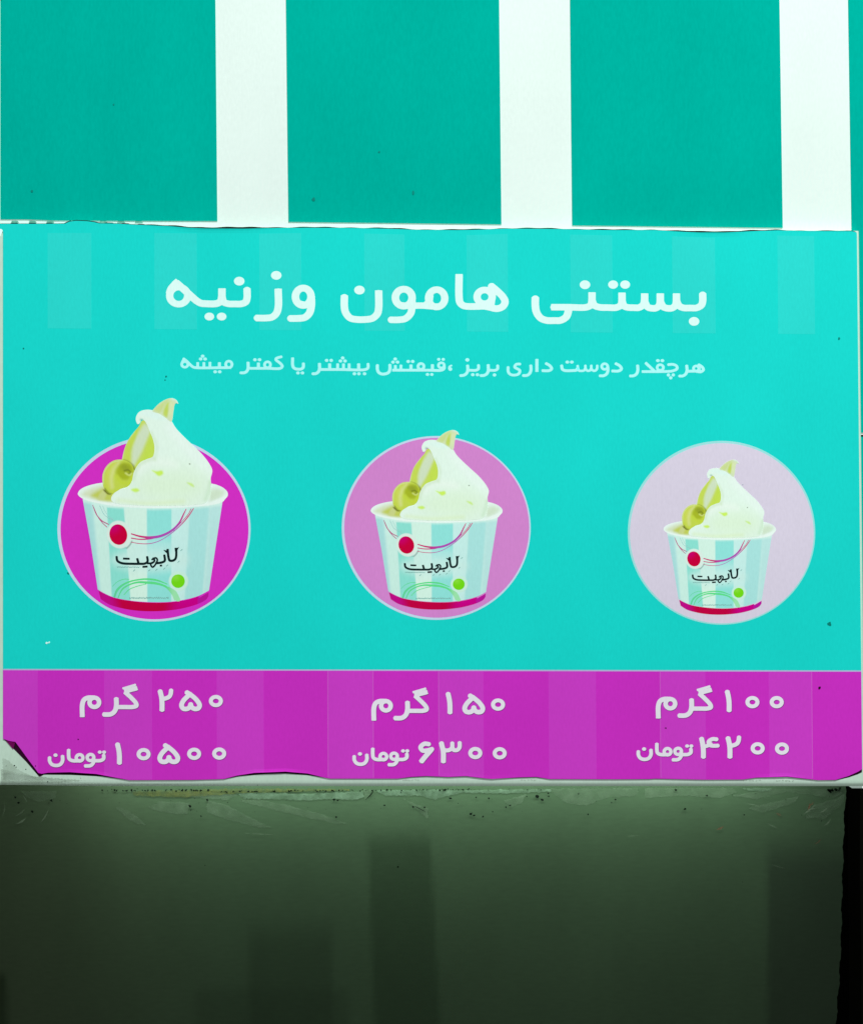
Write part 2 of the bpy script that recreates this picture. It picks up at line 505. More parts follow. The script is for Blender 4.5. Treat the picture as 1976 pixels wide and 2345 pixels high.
def lift(x, y):
    """the sheet bows a few millimetres off the board near the loose stretches of its edges"""
    a = 0.0
    for x0, x1, h in ((290, 700, 3.0), (1530, 1750, 2.0)):
        if x0 < x < x1: a -= h * math.sin(math.pi * (x - x0) / (x1 - x0)) ** 2 * max(0, 1 - max(0, y - fT(x)) / 10.0) ** 2
    for x0, x1, h in ((96, 300, 3.0), (505, 750, 4.5), (905, 1250, 1.2), (1690, 1860, 2.5)):
        if x0 < x < x1: a -= h * math.sin(math.pi * (x - x0) / (x1 - x0)) ** 2 * max(0, 1 - max(0, fB(x) - y) / 8.0) ** 2
    return a * 0.0003

def colsheet(name, xs, f0, f1, mat, y=0.0, rows=None, skirt=True, labels=None):
    rows = rows or [0, .004, .01, .02, .04, .1, .3, .6, .85, .93, .97, .99, 1]
    v, fcs = [], []
    n = len(rows)
    for x in xs:
        a, bb = float(f0(x)), float(f1(x))
        for r in rows:
            yy = a + (bb - a) * r
            q = P(lean(x, yy), yy, 0.0)
            v.append((q[0], y + lift(x, yy), q[2]))
    for i in range(len(xs) - 1):
        for j in range(n - 1):
            fcs.append([i * n + j, i * n + j + 1, (i + 1) * n + j + 1, (i + 1) * n + j])
    if skirt:
        rim = [j for j in range(n)] + [i * n + n - 1 for i in range(1, len(xs))] + [(len(xs) - 1) * n + j for j in range(n - 2, -1, -1)] + [i * n for i in range(len(xs) - 2, -1, -1)]
        b0 = len(v)
        for k in rim: v.append((v[k][0], v[k][1] + 0.0010, v[k][2]))
        for k in range(len(rim) - 1):
            fcs.append([rim[k], b0 + k, b0 + k + 1, rim[k + 1]])
    return link(name, v, fcs, mat, po, org=po_org)

def xr(a, b_, s=6):
    n = max(2, int(round((b_ - a) / s)) + 1)
    return sorted(set(np.linspace(a, b_, n).tolist() + [x for x, _ in TOP + BOT if a < x < b_]))

colsheet('sheet', xr(8, 1961), fT, lambda x: fM(x) - 1.6, M['poster_teal'])
slab('sheet_tab', [(-60, 513), (7.9, 512.6), (7.9, 530), (6, 526), (3, 524), (-60, 523.5)], 0.0, 0.0010, M['poster_teal'], po, po_org)
colsheet('divider_line', [8, 500, 1000, 1500, 1961], lambda x: fM(x) - 1.6, lambda x: fM(x) + 1.4, M['lavender'], rows=[0, 1])
colsheet('price_band', xr(8, 1961), lambda x: fM(x) + 1.4, fB, M['magenta'])
# thin dark strip painting in the gap's shade along the loose top edge
def strip(name, xs, f0, f1, y0, y1, mat):
    v, fc = [], []
    for x in xs:
        a, bb = float(f0(x)), float(f1(x))
        for yy, d in ((a, y0), (bb, y1)):
            q = P(lean(x, yy), yy, 0.0); v.append((q[0], d, q[2]))
    for i in range(len(xs) - 1): fc.append([2 * i, 2 * i + 1, 2 * i + 3, 2 * i + 2])
    return link(name, v, fc, mat, po, org=po_org)
def gap_shade_w(x):
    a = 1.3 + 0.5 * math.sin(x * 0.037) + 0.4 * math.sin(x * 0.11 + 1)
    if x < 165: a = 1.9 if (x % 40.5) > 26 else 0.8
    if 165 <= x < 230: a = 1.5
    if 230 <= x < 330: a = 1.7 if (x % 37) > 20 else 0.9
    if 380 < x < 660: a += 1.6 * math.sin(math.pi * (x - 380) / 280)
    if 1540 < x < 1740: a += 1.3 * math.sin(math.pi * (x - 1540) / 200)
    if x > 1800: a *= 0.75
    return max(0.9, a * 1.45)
strip('gap_shade_line', xr(-30, 1961, 3), lambda x: fT(x) - gap_shade_w(x), lambda x: fT(x) + 0.6, 0.0009, 0.0007, M['grime_shade'])
# grey notches in the white stitch-like line at the top left
for k in range(8):
    v, fc = [], []
    x0 = 28 + 40.5 * k
    if 140 < x0 < 215: continue
    bq = len(v)
    for a, c_ in ((x0, 505.5), (x0 + 13, 505.5), (x0 + 17, 510), (x0 - 2, 510)): v.append(P(a, c_, 0.0112))
    fc.append([bq, bq + 3, bq + 2, bq + 1])
    link('grey_notch', v, fc, M['notch'], fa, org=P(988, 520, YF))
# loose lower edge: folds back to the board, its shade painted in as dark maroon
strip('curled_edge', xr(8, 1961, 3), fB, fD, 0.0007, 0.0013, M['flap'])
slab('folded_corner', [(14, 1696), (36, 1699.2), (31, 1716), (24, 1708)], 0.0006, 0.0009, M['flap_front'], po, po_org)  # magenta darkened to paint in the shade of the fold

# pale stripes printed on the sheet
def yline(a, b_): return lambda x: a + (b_ - a) * np.asarray(x, float) / 1976
for a, b_ in ((110, 210), (354, 451), (594, 690), (834, 926), (1068, 1162), (1305, 1401), (1538, 1636), (1779, 1863)):
    colsheet('pale_stripe', [a, b_], lambda x: max(533.5, fT(x) + 12), yline(751, 766), M['ghost'], -0.000050, [0, 1], False)
for a, b_ in ((9, 87), (238, 347), (494, 601), (747, 850), (999, 1101), (1249, 1357), (1503, 1606), (1750, 1848)):
    colsheet('band_stripe', xr(a, b_, 4), lambda x: fM(x) + 1.9, lambda x: fB(x) - 0.8, M['magenta_pale'], -0.000050, None, False)
# fine printed lines where the panels of the artwork join
for x in (747, 850, 999, 1503, 1848):
    colsheet('joint_line', [x - 0.8, x + 0.8], lambda q: fM(q) + 2.2, lambda q: fB(q) - 2.5, M['joint'], -0.000100, [0, 0.5, 1], False)

# headline --------------------------------------------------------------------
w_ = 58
H1 = [('s', [(1600, 285), (1600, 352), (1588, 388), (1545, 412), (1490, 413), (1430, 412), (1390, 395), (1366, 350)], w_), ('s', [(1365, 285), (1365, 370)], w_ + 1),
      ('s', [(1365, 340), (1357, 388), (1325, 414), (1290, 416), (1250, 405), (1222, 360)], w_), ('s', [(1220, 285), (1220, 370)], w_ + 1),
      ('s', [(1220, 340), (1212, 388), (1180, 414), (1150, 416), (1108, 405), (1082, 360)], w_), ('s', [(1080, 285), (1080, 370)], w_ + 1),
      ('s', [(1080, 330), (1070, 380), (1030, 409), (980, 410), (930, 408), (895, 395), (877, 350)], w_), ('s', [(877, 278), (877, 360)], w_ + 1),
      ('s', [(877, 340), (868, 385), (830, 408), (745, 409), (680, 407), (630, 390), (608, 345)], w_), ('s', [(608, 275), (608, 370)], w_ + 1),
      ('s', [(608, 340), (598, 385), (560, 406), (400, 406), (245, 406)], w_),
      ('s', [(398, 412), (394, 450), (375, 495), (325, 524), (270, 526), (205, 525), (150, 505), (112, 455), (100, 395), (100, 320)], w_ + 2),
      ('d', 545, 204, 47, 39), ('d', 797, 203, 44, 37), ('d', 905, 203, 44, 37), ('d', 1523, 533, 47, 39)]
H2 = [('r', 1370, 313, 68, 62, w_), ('s', [(1425, 212), (1480, 258), (1535, 315), (1553, 357), (1532, 400), (1480, 419), (1420, 408), (1370, 398), (1300, 399), (1225, 399), (1180, 392), (1150, 365), (1141, 320), (1141, 112)], w_ + 1),
      ('s', [(1440, 245), (1438, 300), (1425, 390)], w_), ('p', [(1440, 188), (1480, 222), (1440, 262), (1395, 232)]),
      ('r', 940, 326, 73, 78, w_), ('s', [(950, 400), (890, 398), (820, 392), (740, 392)], w_ - 2), ('s', [(880, 300), (868, 360), (840, 390)], w_),
      ('r', 645, 320, 75, 76, w_ + 2), ('s', [(718, 300), (718, 405), (706, 462), (660, 508), (600, 519), (523, 519)], w_), ('s', [(600, 385), (650, 392), (720, 392)], w_),
      ('s', [(420, 258), (420, 415), (408, 465), (365, 505), (305, 516), (222, 516), (165, 503), (126, 458), (113, 405), (113, 303)], w_ + 1), ('d', 248, 252, 47, 39)]
H3 = [('r', 1312, 312, 70, 78, w_ + 2), ('s', [(1384, 310), (1384, 395), (1366, 460), (1325, 498), (1270, 506), (1190, 507)], w_ + 2), ('s', [(1270, 372), (1320, 384), (1375, 384)], w_),
      ('s', [(1087, 243), (1088, 405), (1070, 462), (1032, 495), (980, 503), (888, 503)], w_ + 1), ('d', 1070, 120, 47, 39),
      ('s', [(808, 240), (808, 325), (795, 360), (755, 376), (700, 377), (640, 375), (600, 360), (583, 310)], w_), ('s', [(583, 240), (583, 340)], w_ + 2),
      ('s', [(583, 310), (572, 352), (535, 373), (430, 374), (395, 370), (355, 348), (300, 300), (240, 245), (172, 185)], w_ + 3), ('p', [(170, 149), (215, 190), (180, 235), (134, 180)]),
      ('r', 195, 302, 81, 77, w_), ('s', [(112, 280), (128, 238), (170, 190)], w_), ('d', 738, 172, 47, 39), ('d', 470, 490, 43, 35), ('d', 580, 490, 43, 35)]
for txt, ox, H in (('بستنی', 1200, H1), ('هامون', 760, H2), ('وزنیه', 360, H3)):
    o = letters('headline_word', [(ox, 600, 3.92, H)], 1.12, -0.000133, M['headline'], po, 1.25, org=po_org)
    o['label'] = 'large white headline word ' + txt

# second line -----------------------------------------------------------------
a_ = 40
S1 = [('r', 1548, 258, 36, 34, a_ - 4), ('s', [(1578, 205), (1630, 240), (1645, 275), (1610, 303), (1575, 300), (1530, 294), (1440, 296)], a_), ('s', [(1595, 225), (1590, 290)], a_ - 8),
      ('s', [(1420, 215), (1425, 285), (1408, 332), (1370, 358), (1320, 360)], a_),
      ('s', [(1168, 207), (1235, 203), (1285, 225), (1290, 262), (1235, 290), (1160, 298), (1040, 300), (820, 300)], a_ - 2), ('r', 1065, 245, 42, 38, a_ - 4),
      ('s', [(868, 182), (930, 240), (985, 292)], a_), ('d', 1175, 345, 24, 23), ('d', 1240, 345, 24, 23), ('d', 1207, 384, 24, 23), ('d', 1033, 152, 27, 22), ('d', 1093, 152, 27, 22),
      ('s', [(760, 213), (763, 285), (745, 332), (710, 355), (658, 360)], a_), ('s', [(462, 190), (520, 222), (543, 262), (510, 290), (412, 292)], a_),
      ('r', 318, 232, 40, 38, a_ - 4), ('s', [(360, 235), (360, 295), (340, 335), (305, 355), (250, 357)], a_),
      ('s', [(218, 215), (214, 262), (190, 288), (160, 285), (140, 260), (138, 215)], a_ - 6), ('s', [(138, 250), (120, 284), (85, 288), (62, 262), (58, 215)], a_ - 6), ('s', [(60, 250), (40, 284), (10, 290), (-30, 285), (-48, 215)], a_ - 6)]
S2 = [('s', [(1720, 255), (1700, 280), (1650, 286), (1550, 286), (1515, 270), (1502, 215)], a_), ('d', 1580, 172, 27, 22), ('d', 1640, 172, 27, 22),
      ('s', [(1290, 188), (1345, 222), (1368, 262), (1335, 286), (1238, 287)], a_), ('s', [(1170, 132), (1170, 302)], a_ + 2),
      ('s', [(1088, 213), (1090, 282), (1070, 328), (1038, 350), (982, 354)], a_), ('s', [(948, 198), (892, 203), (872, 240), (905, 262), (940, 285), (925, 330), (865, 348), (810, 335), (785, 300), (783, 235)], a_ - 2),
      ('s', [(643, 215), (641, 262), (615, 281), (535, 282)], a_ - 2), ('s', [(515, 205), (516, 290), (498, 328), (462, 350), (412, 354)], a_), ('d', 600, 345, 26, 23),
      ('s', [(385, 210), (383, 262), (355, 281), (260, 282)], a_ - 2), ('s', [(238, 213), (240, 288), (220, 328), (185, 350), (140, 354)], a_), ('d', 308, 342, 26, 22), ('d', 370, 342, 26, 22), ('d', 235, 142, 29, 25)]
c_ = 35
S3 = [('d', 1668, 228, 24, 22), ('s', [(1652, 225), (1658, 200), (1685, 185)], 22),
      ('r', 1565, 185, 34, 30, c_ - 5), ('s', [(1597, 185), (1596, 222), (1570, 240), (1400, 241), (1000, 241)], c_ - 2), ('d', 1535, 116, 21, 18), ('d', 1587, 116, 21, 18),
      ('s', [(1462, 175), (1462, 240)], c_), ('d', 1405, 290, 21, 18), ('d', 1455, 290, 21, 18), ('r', 1330, 198, 34, 34, c_ - 3), ('s', [(1215, 178), (1215, 240)], c_), ('d', 1183, 140, 22, 19), ('d', 1235, 140, 22, 19),
      ('s', [(1100, 180), (1098, 235)], c_ - 3), ('s', [(1035, 185), (1035, 235)], c_ - 3), ('s', [(972, 175), (972, 232), (955, 268), (915, 284), (875, 284), (842, 265), (828, 230), (828, 180)], c_), ('d', 1008, 148, 22, 19), ('d', 1060, 148, 22, 19), ('d', 1033, 112, 22, 19),
      ('s', [(720, 165), (718, 215), (690, 233), (400, 233), (170, 233)], c_ - 2), ('d', 680, 282, 22, 19), ('s', [(612, 165), (612, 230)], c_), ('d', 563, 282, 22, 19), ('d', 615, 282, 22, 19),
      ('s', [(502, 165), (502, 230)], c_ - 3), ('s', [(437, 165), (437, 230)], c_ - 3), ('s', [(370, 165), (370, 230)], c_ - 3), ('d', 402, 135, 22, 19), ('d', 455, 135, 22, 19), ('d', 428, 100, 22, 19),
      ('s', [(278, 165), (278, 230)], c_), ('d', 243, 128, 22, 19), ('d', 296, 128, 22, 19), ('s', [(160, 162), (160, 232), (145, 262), (118, 280), (80, 282)], c_)]
S4 = [('s', [(1735, 187), (1732, 242), (1705, 265), (1650, 267), (1612, 255), (1592, 222), (1590, 112)], a_), ('d', 1662, 318, 26, 22), ('d', 1722, 318, 26, 22),
      ('s', [(1445, 98), (1372, 122), (1365, 140), (1425, 190), (1450, 228), (1425, 255), (1250, 256), (1010, 256)], a_ - 2), ('r', 1252, 208, 40, 40, a_ - 4), ('s', [(1130, 182), (1130, 252)], a_), ('d', 1083, 140, 26, 22), ('d', 1145, 140, 26, 22),
      ('s', [(990, 172), (990, 262), (972, 297), (938, 315), (888, 317)], a_), ('r', 732, 203, 42, 44, a_ - 3), ('s', [(760, 246), (600, 248), (300, 248), (255, 240), (210, 205), (165, 160), (120, 125)], a_ - 2),
      ('s', [(605, 178), (605, 245)], a_), ('d', 548, 303, 26, 22), ('d', 608, 303, 26, 22), ('s', [(478, 172), (478, 245)], a_ - 4), ('s', [(397, 175), (397, 245)], a_ - 4), ('s', [(313, 175), (313, 245)], a_ - 4),
      ('d', 353, 130, 26, 22), ('d', 413, 130, 26, 22), ('d', 380, 92, 26, 22), ('r', 140, 203, 42, 38, a_ - 4), ('s', [(102, 190), (112, 160), (130, 132)], a_ - 6)]
for nm, ox, sc, H, cuts in (('a', 1330, 5.88, S1, 'هرچقدر دوست'), ('b', 1030, 5.88, S2, 'داری بریز'), ('c', 700, 5.04, S3, '،قیمتش بیشتر'), ('d', 400, 5.88, S4, 'یا کمتر میشه')):
    o = letters('second_line_words', [(ox, 800, sc, H)], 1.08, -0.000133, M['subline'], po, 0.9, grow=-0.5, org=po_org)
    o['label'] = 'small pale words ' + cuts

# weights and prices ----------------------------------------------------------
k = 41
FIVE = [('s', [(1283, 98), (1330, 128), (1378, 172), (1402, 215), (1390, 243), (1355, 248), (1330, 230), (1322, 205)], k), ('s', [(1322, 205), (1315, 230), (1290, 248), (1255, 245), (1240, 218), (1255, 178), (1295, 135), (1318, 112)], k)]
TWO = [('s', [(1047, 86), (1060, 140), (1065, 190), (1065, 265)], k + 1), ('s', [(1060, 158), (1095, 155), (1130, 138), (1143, 112), (1147, 80)], k - 4)]
ONE = [('s', [(665, 562), (678, 620), (683, 670), (683, 740)], k + 1)]
MIM = [('r', 458, 190, 43, 42, 38), ('s', [(460, 148), (400, 149), (368, 165), (351, 205), (350, 320)], k)]
RE = [('s', [(655, 152), (655, 225), (640, 270), (605, 296), (540, 299)], k)]
GAF = [('s', [(842, 62), (730, 92)], 40, False), ('s', [(733, 98), (790, 150), (832, 198), (835, 220), (805, 231), (740, 232), (660, 232)], 38), ('s', [(712, 66), (830, 31)], 20, False)]
ZER = lambda u, v_: [('r', u, v_, 45, 38, 34)]
t_ = 31
TOMAN = [('s', [(542, 663), (541, 695), (515, 712), (440, 712)], t_), ('d', 507, 637, 18, 15), ('d', 546, 637, 18, 15), ('r', 424, 685, 30, 28, t_ - 2), ('s', [(452, 688), (450, 730), (425, 757), (373, 761)], t_),
         ('r', 326, 688, 30, 29, t_ - 2), ('s', [(330, 714), (260, 713), (234, 698), (228, 670), (228, 614)], t_), ('s', [(173, 670), (173, 715), (152, 747), (115, 757), (78, 747), (58, 718), (57, 684)], t_), ('d', 110, 664, 19, 16)]
THREE = [('s', [(903, 552), (917, 610), (922, 650), (922, 728)], k + 1), ('s', [(915, 605), (940, 620), (975, 618), (1000, 595), (1002, 552)], k - 6), ('s', [(1002, 590), (1015, 617), (1045, 618), (1066, 595), (1068, 548)], k - 6)]
SIX = [('s', [(796, 566), (752, 562), (718, 592), (735, 622), (775, 622), (826, 608)], k - 2), ('s', [(812, 618), (770, 665), (722, 724)], k + 2)]
FOUR = [('s', [(688, 512), (700, 570), (705, 620), (705, 685)], k + 1), ('s', [(828, 522), (785, 520), (752, 545), (768, 575), (800, 580), (838, 578)], k - 6), ('s', [(705, 588), (745, 578), (775, 560)], k - 8)]
G1, G2, G3 = (100, 1560, 3.92), (780, 1560, 3.92), (1430, 1560, 3.92)
T2 = moved(TOMAN, 66, -11, 0.972, 1.0, 57, 700)
words = [
    ('weight_number', '۲۵۰', G1, ZER(1548, 178) + FIVE + TWO), ('weight_unit', 'گرم', G1, MIM + RE + GAF),
    ('price_number', '۱۰۵۰۰', G1, ZER(900, 655) + ZER(1353, 652) + ZER(1578, 650) + moved(FIVE, -195, 475) + ONE), ('price_unit', 'تومان', G1, TOMAN),
    ('weight_number', '۱۵۰', G2, ZER(1412, 210) + moved(FIVE, -127, 29) + moved(ONE, 298, -453)), ('weight_unit', 'گرم', G2, moved(MIM, -51, 31) + moved(RE, -55, 33) + moved(GAF, -64, 34)),
    ('price_number', '۶۳۰۰', G2, ZER(1427, 647) + ZER(1208, 645) + THREE + SIX), ('price_unit', 'تومان', G2, T2),
    ('weight_number', '۱۰۰', G3, ZER(1363, 188) + ZER(1145, 188) + moved(ONE, 253, -472)), ('weight_unit', 'گرم', G3, moved(MIM, -49, 12) + moved(RE, -56, 10) + moved(GAF, -64, 14)),
    ('price_number', '۴۲۰۰', G3, ZER(1410, 605) + ZER(1192, 603) + moved(TWO, -122, 421) + FOUR), ('price_unit', 'تومان', G3, moved(T2, -1, -44)),
]
for nm, txt, g, items in words:
    o = letters(nm, [(g[0], g[1], g[2], items)], 1.06, -0.000200, M['price'], po, 1.0, org=po_org)
    o['label'] = 'white lettering reading ' + txt
    e = letters('outline', [(g[0] + 0.7, g[1] + 0.8, g[2], items)], 1.06, -0.000150, M['price_edge'], o, 1.25, grow=1.0, org=po_org)

# roundels --------------------------------------------------------------------
def disc(name, cx, cy, rx, ry, y, mat, parent):
    n = 128
    v = [P(cx, cy)] + [P(cx + rx * math.cos(2 * math.pi * i / n), cy + ry * math.sin(2 * math.pi * i / n)) for i in range(n)]
    v = [(a, y, c) for a, _, c in v]
    return link(name, v, [[0, 1 + (i + 1) % n, 1 + i] for i in range(n)], mat, parent, org=po_org)
for cx, cy, rx, ry, bw, bx, by, mr_, md, lb in ((353.3, 1211.3, 221, 212, 6, 1.2, 0.8, 'ring', 'disc_dark', 'strong magenta roundel behind the largest tub'),
                                        (998.8, 1209, 216, 210.5, 4.6, 1.2, -0.5, 'ring', 'disc_mid', 'pink roundel behind the middle tub'),
                                        (1651.3, 1220, 214.4, 210.5, 4.2, 0.6, 1.2, 'ring_pale', 'disc_pale', 'pale lilac roundel behind the smallest tub')):
    r = disc('roundel', cx, cy, rx, ry, -0.000067, M[mr_], po)
    r['label'] = lb
    disc('roundel_fill', cx + bx, cy + by, rx - bw, ry - bw, -0.000117, M[md], r)

# printed tub pictures --------------------------------------------------------
K = 3.675
CUP0 = (120 + 217 / K, 890 + 80 / K)        # left end of the rim, height of the tip
def cw(y):                                   # picture coordinates -> metres from the picture's own corner
    return lambda u, v_: np.stack([(u - 217) / K * S, np.full(u.shape, y), -(v_ - 80) / K * S], 1)
def layered(base, layers):
    """printed colours of the picture: later layers over earlier ones, each with its own soft edge"""
    def f_(u, v_):
        col = np.tile(lin(base), (len(u), 1))
        for sd, c, soft in layers:
            d = sd(u, v_)
            t = np.clip(0.5 - d / (2 * soft), 0, 1); t = (t * t * (3 - 2 * t))[:, None]
            if len(c) == 4: t = t * c[3]
            col = col * (1 - t) + lin(c[:3]) * t
        return col
    return f_
def blob(pts, closed=True): 
    pp = catmull(pts, True)
    return lambda u, v_: sd_poly(u, v_, pp)
def poly(pts): return lambda u, v_: sd_poly(u, v_, pts)
def ell(*a): return lambda u, v_: sd_ell(u, v_, *a)
def line(pts, wd):
    pp = catmull(pts)
    return lambda u, v_: sd_line(u, v_, pp, wd, False)
def art(name, sdf, bbox, y, colf, parent, step=4.2):
    xs, ys, X, Y = grid(*bbox, step)
    vw, fc, cols = fill(sdf(X, Y), xs, ys, cw(y), colf)
    return link(name, vw, fc, M['art'], parent, cols)
def union(*fs): return lambda u, v_: np.minimum.reduce([f_(u, v_) for f_ in fs])

body_pts = [(258, 930), (320, 1270), (385, 1688)] + [tuple(q) for q in catmull([(385, 1690), (440, 1722), (520, 1756), (680, 1786), (855, 1797), (1010, 1792), (1150, 1768), (1240, 1740), (1320, 1698)])] + [(1385, 1270), (1437, 930), (850, 900)]
rim_pts = [(217, 885), (228, 860), (260, 835), (310, 815), (420, 792), (850, 770), (1335, 798), (1400, 815), (1450, 842), (1477, 875), (1476, 905), (1455, 930), (1438, 950), (1380, 972), (1200, 994), (850, 1006), (560, 992), (400, 967), (290, 940), (245, 918), (222, 898)]
body_cols = layered((206, 242, 235), [
    (poly([(200, 900), (335, 900), (425, 1800), (300, 1800)]), (172, 224, 224), 30),
    (poly([(345, 900), (455, 900), (495, 1800), (420, 1800)]), (205, 242, 232), 20),
    (poly([(462, 1000), (603, 1000), (662, 1800), (505, 1800)]), (142, 227, 214), 7),
    (poly([(608, 990), (796, 990), (802, 1800), (665, 1800)]), (214, 245, 232), 7),
    (poly([(798, 1008), (1006, 1008), (1004, 1800), (802, 1800)]), (146, 228, 222), 8),
    (poly([(1008, 990), (1150, 990), (1110, 1800), (1006, 1800)]), (200, 240, 236), 8),
    (poly([(1158, 990), (1330, 990), (1262, 1800), (1112, 1800)]), (172, 229, 227), 14),
    (poly([(1330, 900), (1460, 900), (1370, 1800), (1270, 1800)]), (188, 232, 230), 26),
    (ell(820, 1440, 320, 95), (205, 240, 234, 0.85), 60),
    (ell(850, 1320, 230, 60), (196, 236, 234, 0.5), 60),
    (poly([(240, 900), (1440, 900), (1436, 985), (1200, 1008), (850, 1020), (560, 1006), (400, 985), (262, 955)]), (214, 245, 236, 0.8), 18),
    (line([(630, 1342), (655, 1315), (672, 1285)], 9), (70, 95, 95, 0.75), 8), (line([(585, 1340), (620, 1340)], 6), (110, 140, 135, 0.6), 8),
    (line([(1095, 1690), (1125, 1660), (1140, 1630)], 7), (100, 120, 150, 0.7), 9),
    (ell(566, 1228, 104, 118, -0.3), (220, 240, 232), 6),
    (ell(1064, 1620, 82, 82), (205, 242, 226), 8),
])
rim_cols = layered((232, 249, 243), [
    (blob([(250, 890), (300, 850), (420, 812), (520, 810), (560, 900), (500, 945), (380, 932), (290, 915)]), (215, 228, 195), 30),
    (blob([(330, 900), (400, 850), (460, 830), (560, 860), (510, 945), (400, 935)]), (196, 208, 95), 26),
    (blob([(385, 930), (420, 860), (460, 840), (440, 930)]), (205, 214, 140), 14),
    (blob([(430, 850), (470, 860), (495, 890), (470, 890)]), (110, 110, 30), 9),
    (blob([(1320, 860), (1400, 838), (1450, 872), (1420, 915), (1330, 950)]), (212, 232, 208), 34),
    (poly([(217, 890), (250, 915), (400, 952), (850, 992), (1300, 968), (1477, 895), (1490, 1010), (217, 1010)]), (235, 250, 244), 10),
])
ice = [(1000, 268), (1040, 330), (1100, 395), (1165, 458), (1260, 550), (1325, 635), (1348, 690), (1335, 755), (1338, 800), (1330, 900), (1290, 960), (1180, 978), (1000, 985), (700, 980), (520, 958), (497, 930), (515, 888), (570, 850), (640, 826), (672, 775), (690, 700), (740, 622), (800, 592), (848, 572), (862, 500), (850, 430), (822, 360), (797, 300), (775, 268), (752, 262), (742, 285), (722, 300), (706, 270), (708, 235), (735, 195), (790, 178), (850, 183), (905, 203), (958, 240)]
ice_cols = layered((228, 248, 236), [
    (ell(1000, 820, 300, 150), (222, 245, 216, 0.8), 150),
    (blob([(1010, 290), (1150, 460), (1310, 640), (1330, 700), (1240, 640), (1050, 440), (960, 320)]), (234, 250, 243), 60),
    (blob([(720, 640), (850, 590), (1050, 620), (1050, 660), (850, 650), (720, 720)]), (234, 249, 238), 50),
    (line([(690, 760), (730, 650), (850, 585)], 20), (205, 226, 190, 0.6), 26),
    (line([(865, 600), (880, 480), (840, 370)], 14), (206, 230, 190, 0.6), 24),
    (blob([(720, 215), (790, 190), (900, 215), (960, 260), (880, 260), (780, 230)]), (224, 248, 240), 20),
    (line([(1330, 790), (1322, 850), (1290, 930)], 26), (206, 234, 206, 0.9), 30),
    (line([(560, 940), (800, 965), (1100, 950)], 26), (222, 243, 200, 0.8), 34),
    (blob([(840, 688), (880, 695), (925, 690), (935, 715), (900, 735), (860, 705)]), (206, 243, 100), 11),
    (blob([(1135, 790), (1180, 800), (1195, 828), (1170, 820)]), (206, 240, 140), 10),
    (blob([(665, 850), (715, 838), (735, 858), (700, 872)]), (206, 243, 110), 11),
    (ell(752, 262, 14, 10), (120, 190, 165, 0.7), 12),
    (ell(1158, 634, 6, 5), (110, 120, 100), 4),
])
rib = [(800, 285), (760, 268), (730, 318), (690, 365), (640, 435), (612, 500), (594, 570), (588, 640), (640, 690), (690, 700), (760, 640), (852, 590), (880, 500), (860, 420), (835, 350)]
rib_cols = layered((201, 220, 104), [
    (blob([(780, 300), (735, 360), (690, 450), (670, 560), (680, 650), (740, 560), (800, 430), (825, 380), (815, 320)]), (210, 227, 196), 22),
    (blob([(610, 560), (640, 460), (720, 340), (700, 420), (660, 520), (650, 620), (600, 640)]), (198, 218, 88), 14),
    (blob([(830, 380), (858, 440), (860, 520), (840, 590), (760, 625), (720, 640), (760, 570), (800, 460)]), (197, 224, 84), 26),
    (blob([(600, 600), (640, 610), (690, 650), (700, 690), (640, 660)]), (119, 129, 34, 0.9), 14),
    (line([(592, 585), (602, 520), (632, 440), (690, 362)], 9), (213, 235, 190, 0.8), 9),
])
rose = [(590, 598), (520, 605), (460, 650), (428, 715), (424, 780), (440, 840), (478, 885), (520, 880), (575, 845), (640, 822), (672, 780), (690, 700), (672, 640), (635, 612)]
rose_cols = layered((197, 215, 80), [
    (blob([(450, 700), (490, 640), (560, 615), (530, 680), (500, 760), (500, 830), (455, 790)]), (205, 217, 92), 26),
    (line([(505, 830), (500, 750), (520, 680), (560, 630)], 24), (215, 223, 140), 24),
    (blob([(540, 690), (580, 630), (650, 630), (685, 680), (670, 740), (620, 770), (560, 750)]), (169, 185, 42), 22),
    (ell(618, 668, 40, 30, 0.5), (151, 165, 46), 24),
    (line([(545, 740), (590, 790), (650, 790), (672, 740)], 26), (197, 217, 66), 18),
    (line([(610, 690), (640, 685), (660, 705), (640, 720)], 9), (111, 123, 36), 10),
    (line([(620, 712), (650, 728), (670, 715)], 12), (213, 225, 130), 10),
    (line([(430, 800), (440, 700), (500, 625), (590, 600)], 8), (221, 237, 180, 0.7), 8),
    (line([(445, 845), (478, 882), (500, 890)], 14), (101, 113, 28, 0.8), 12),
])
tip = [(845, 190), (868, 158), (905, 122), (960, 90), (1010, 80), (1048, 98), (1062, 130), (1048, 122), (1034, 130), (1022, 190), (1003, 278), (960, 248), (905, 212)]
tip_cols = layered((213, 229, 190), [
    (blob([(860, 180), (920, 120), (985, 90), (950, 140), (905, 205)]), (205, 221, 150), 16),
    (blob([(935, 215), (970, 120), (1000, 110), (980, 200), (965, 240)]), (196, 217, 100), 14),
    (blob([(990, 110), (1025, 120), (1010, 190), (1000, 250), (985, 230)]), (217, 231, 182), 12),
    (line([(1010, 82), (1046, 98), (1062, 128)], 16), (217, 241, 225), 12),
])
base_top = [tuple(q) for q in catmull([(392, 1700), (440, 1726), (520, 1760), (680, 1790), (855, 1802), (1010, 1797), (1150, 1774), (1235, 1748)])] + [(1235, 1762), (1318, 1712)]
base_bot = [tuple(q) for q in catmull([(1316, 1745), (1295, 1775), (1230, 1810), (1100, 1848), (980, 1866), (850, 1873), (720, 1868), (600, 1850), (480, 1815), (410, 1770)])]
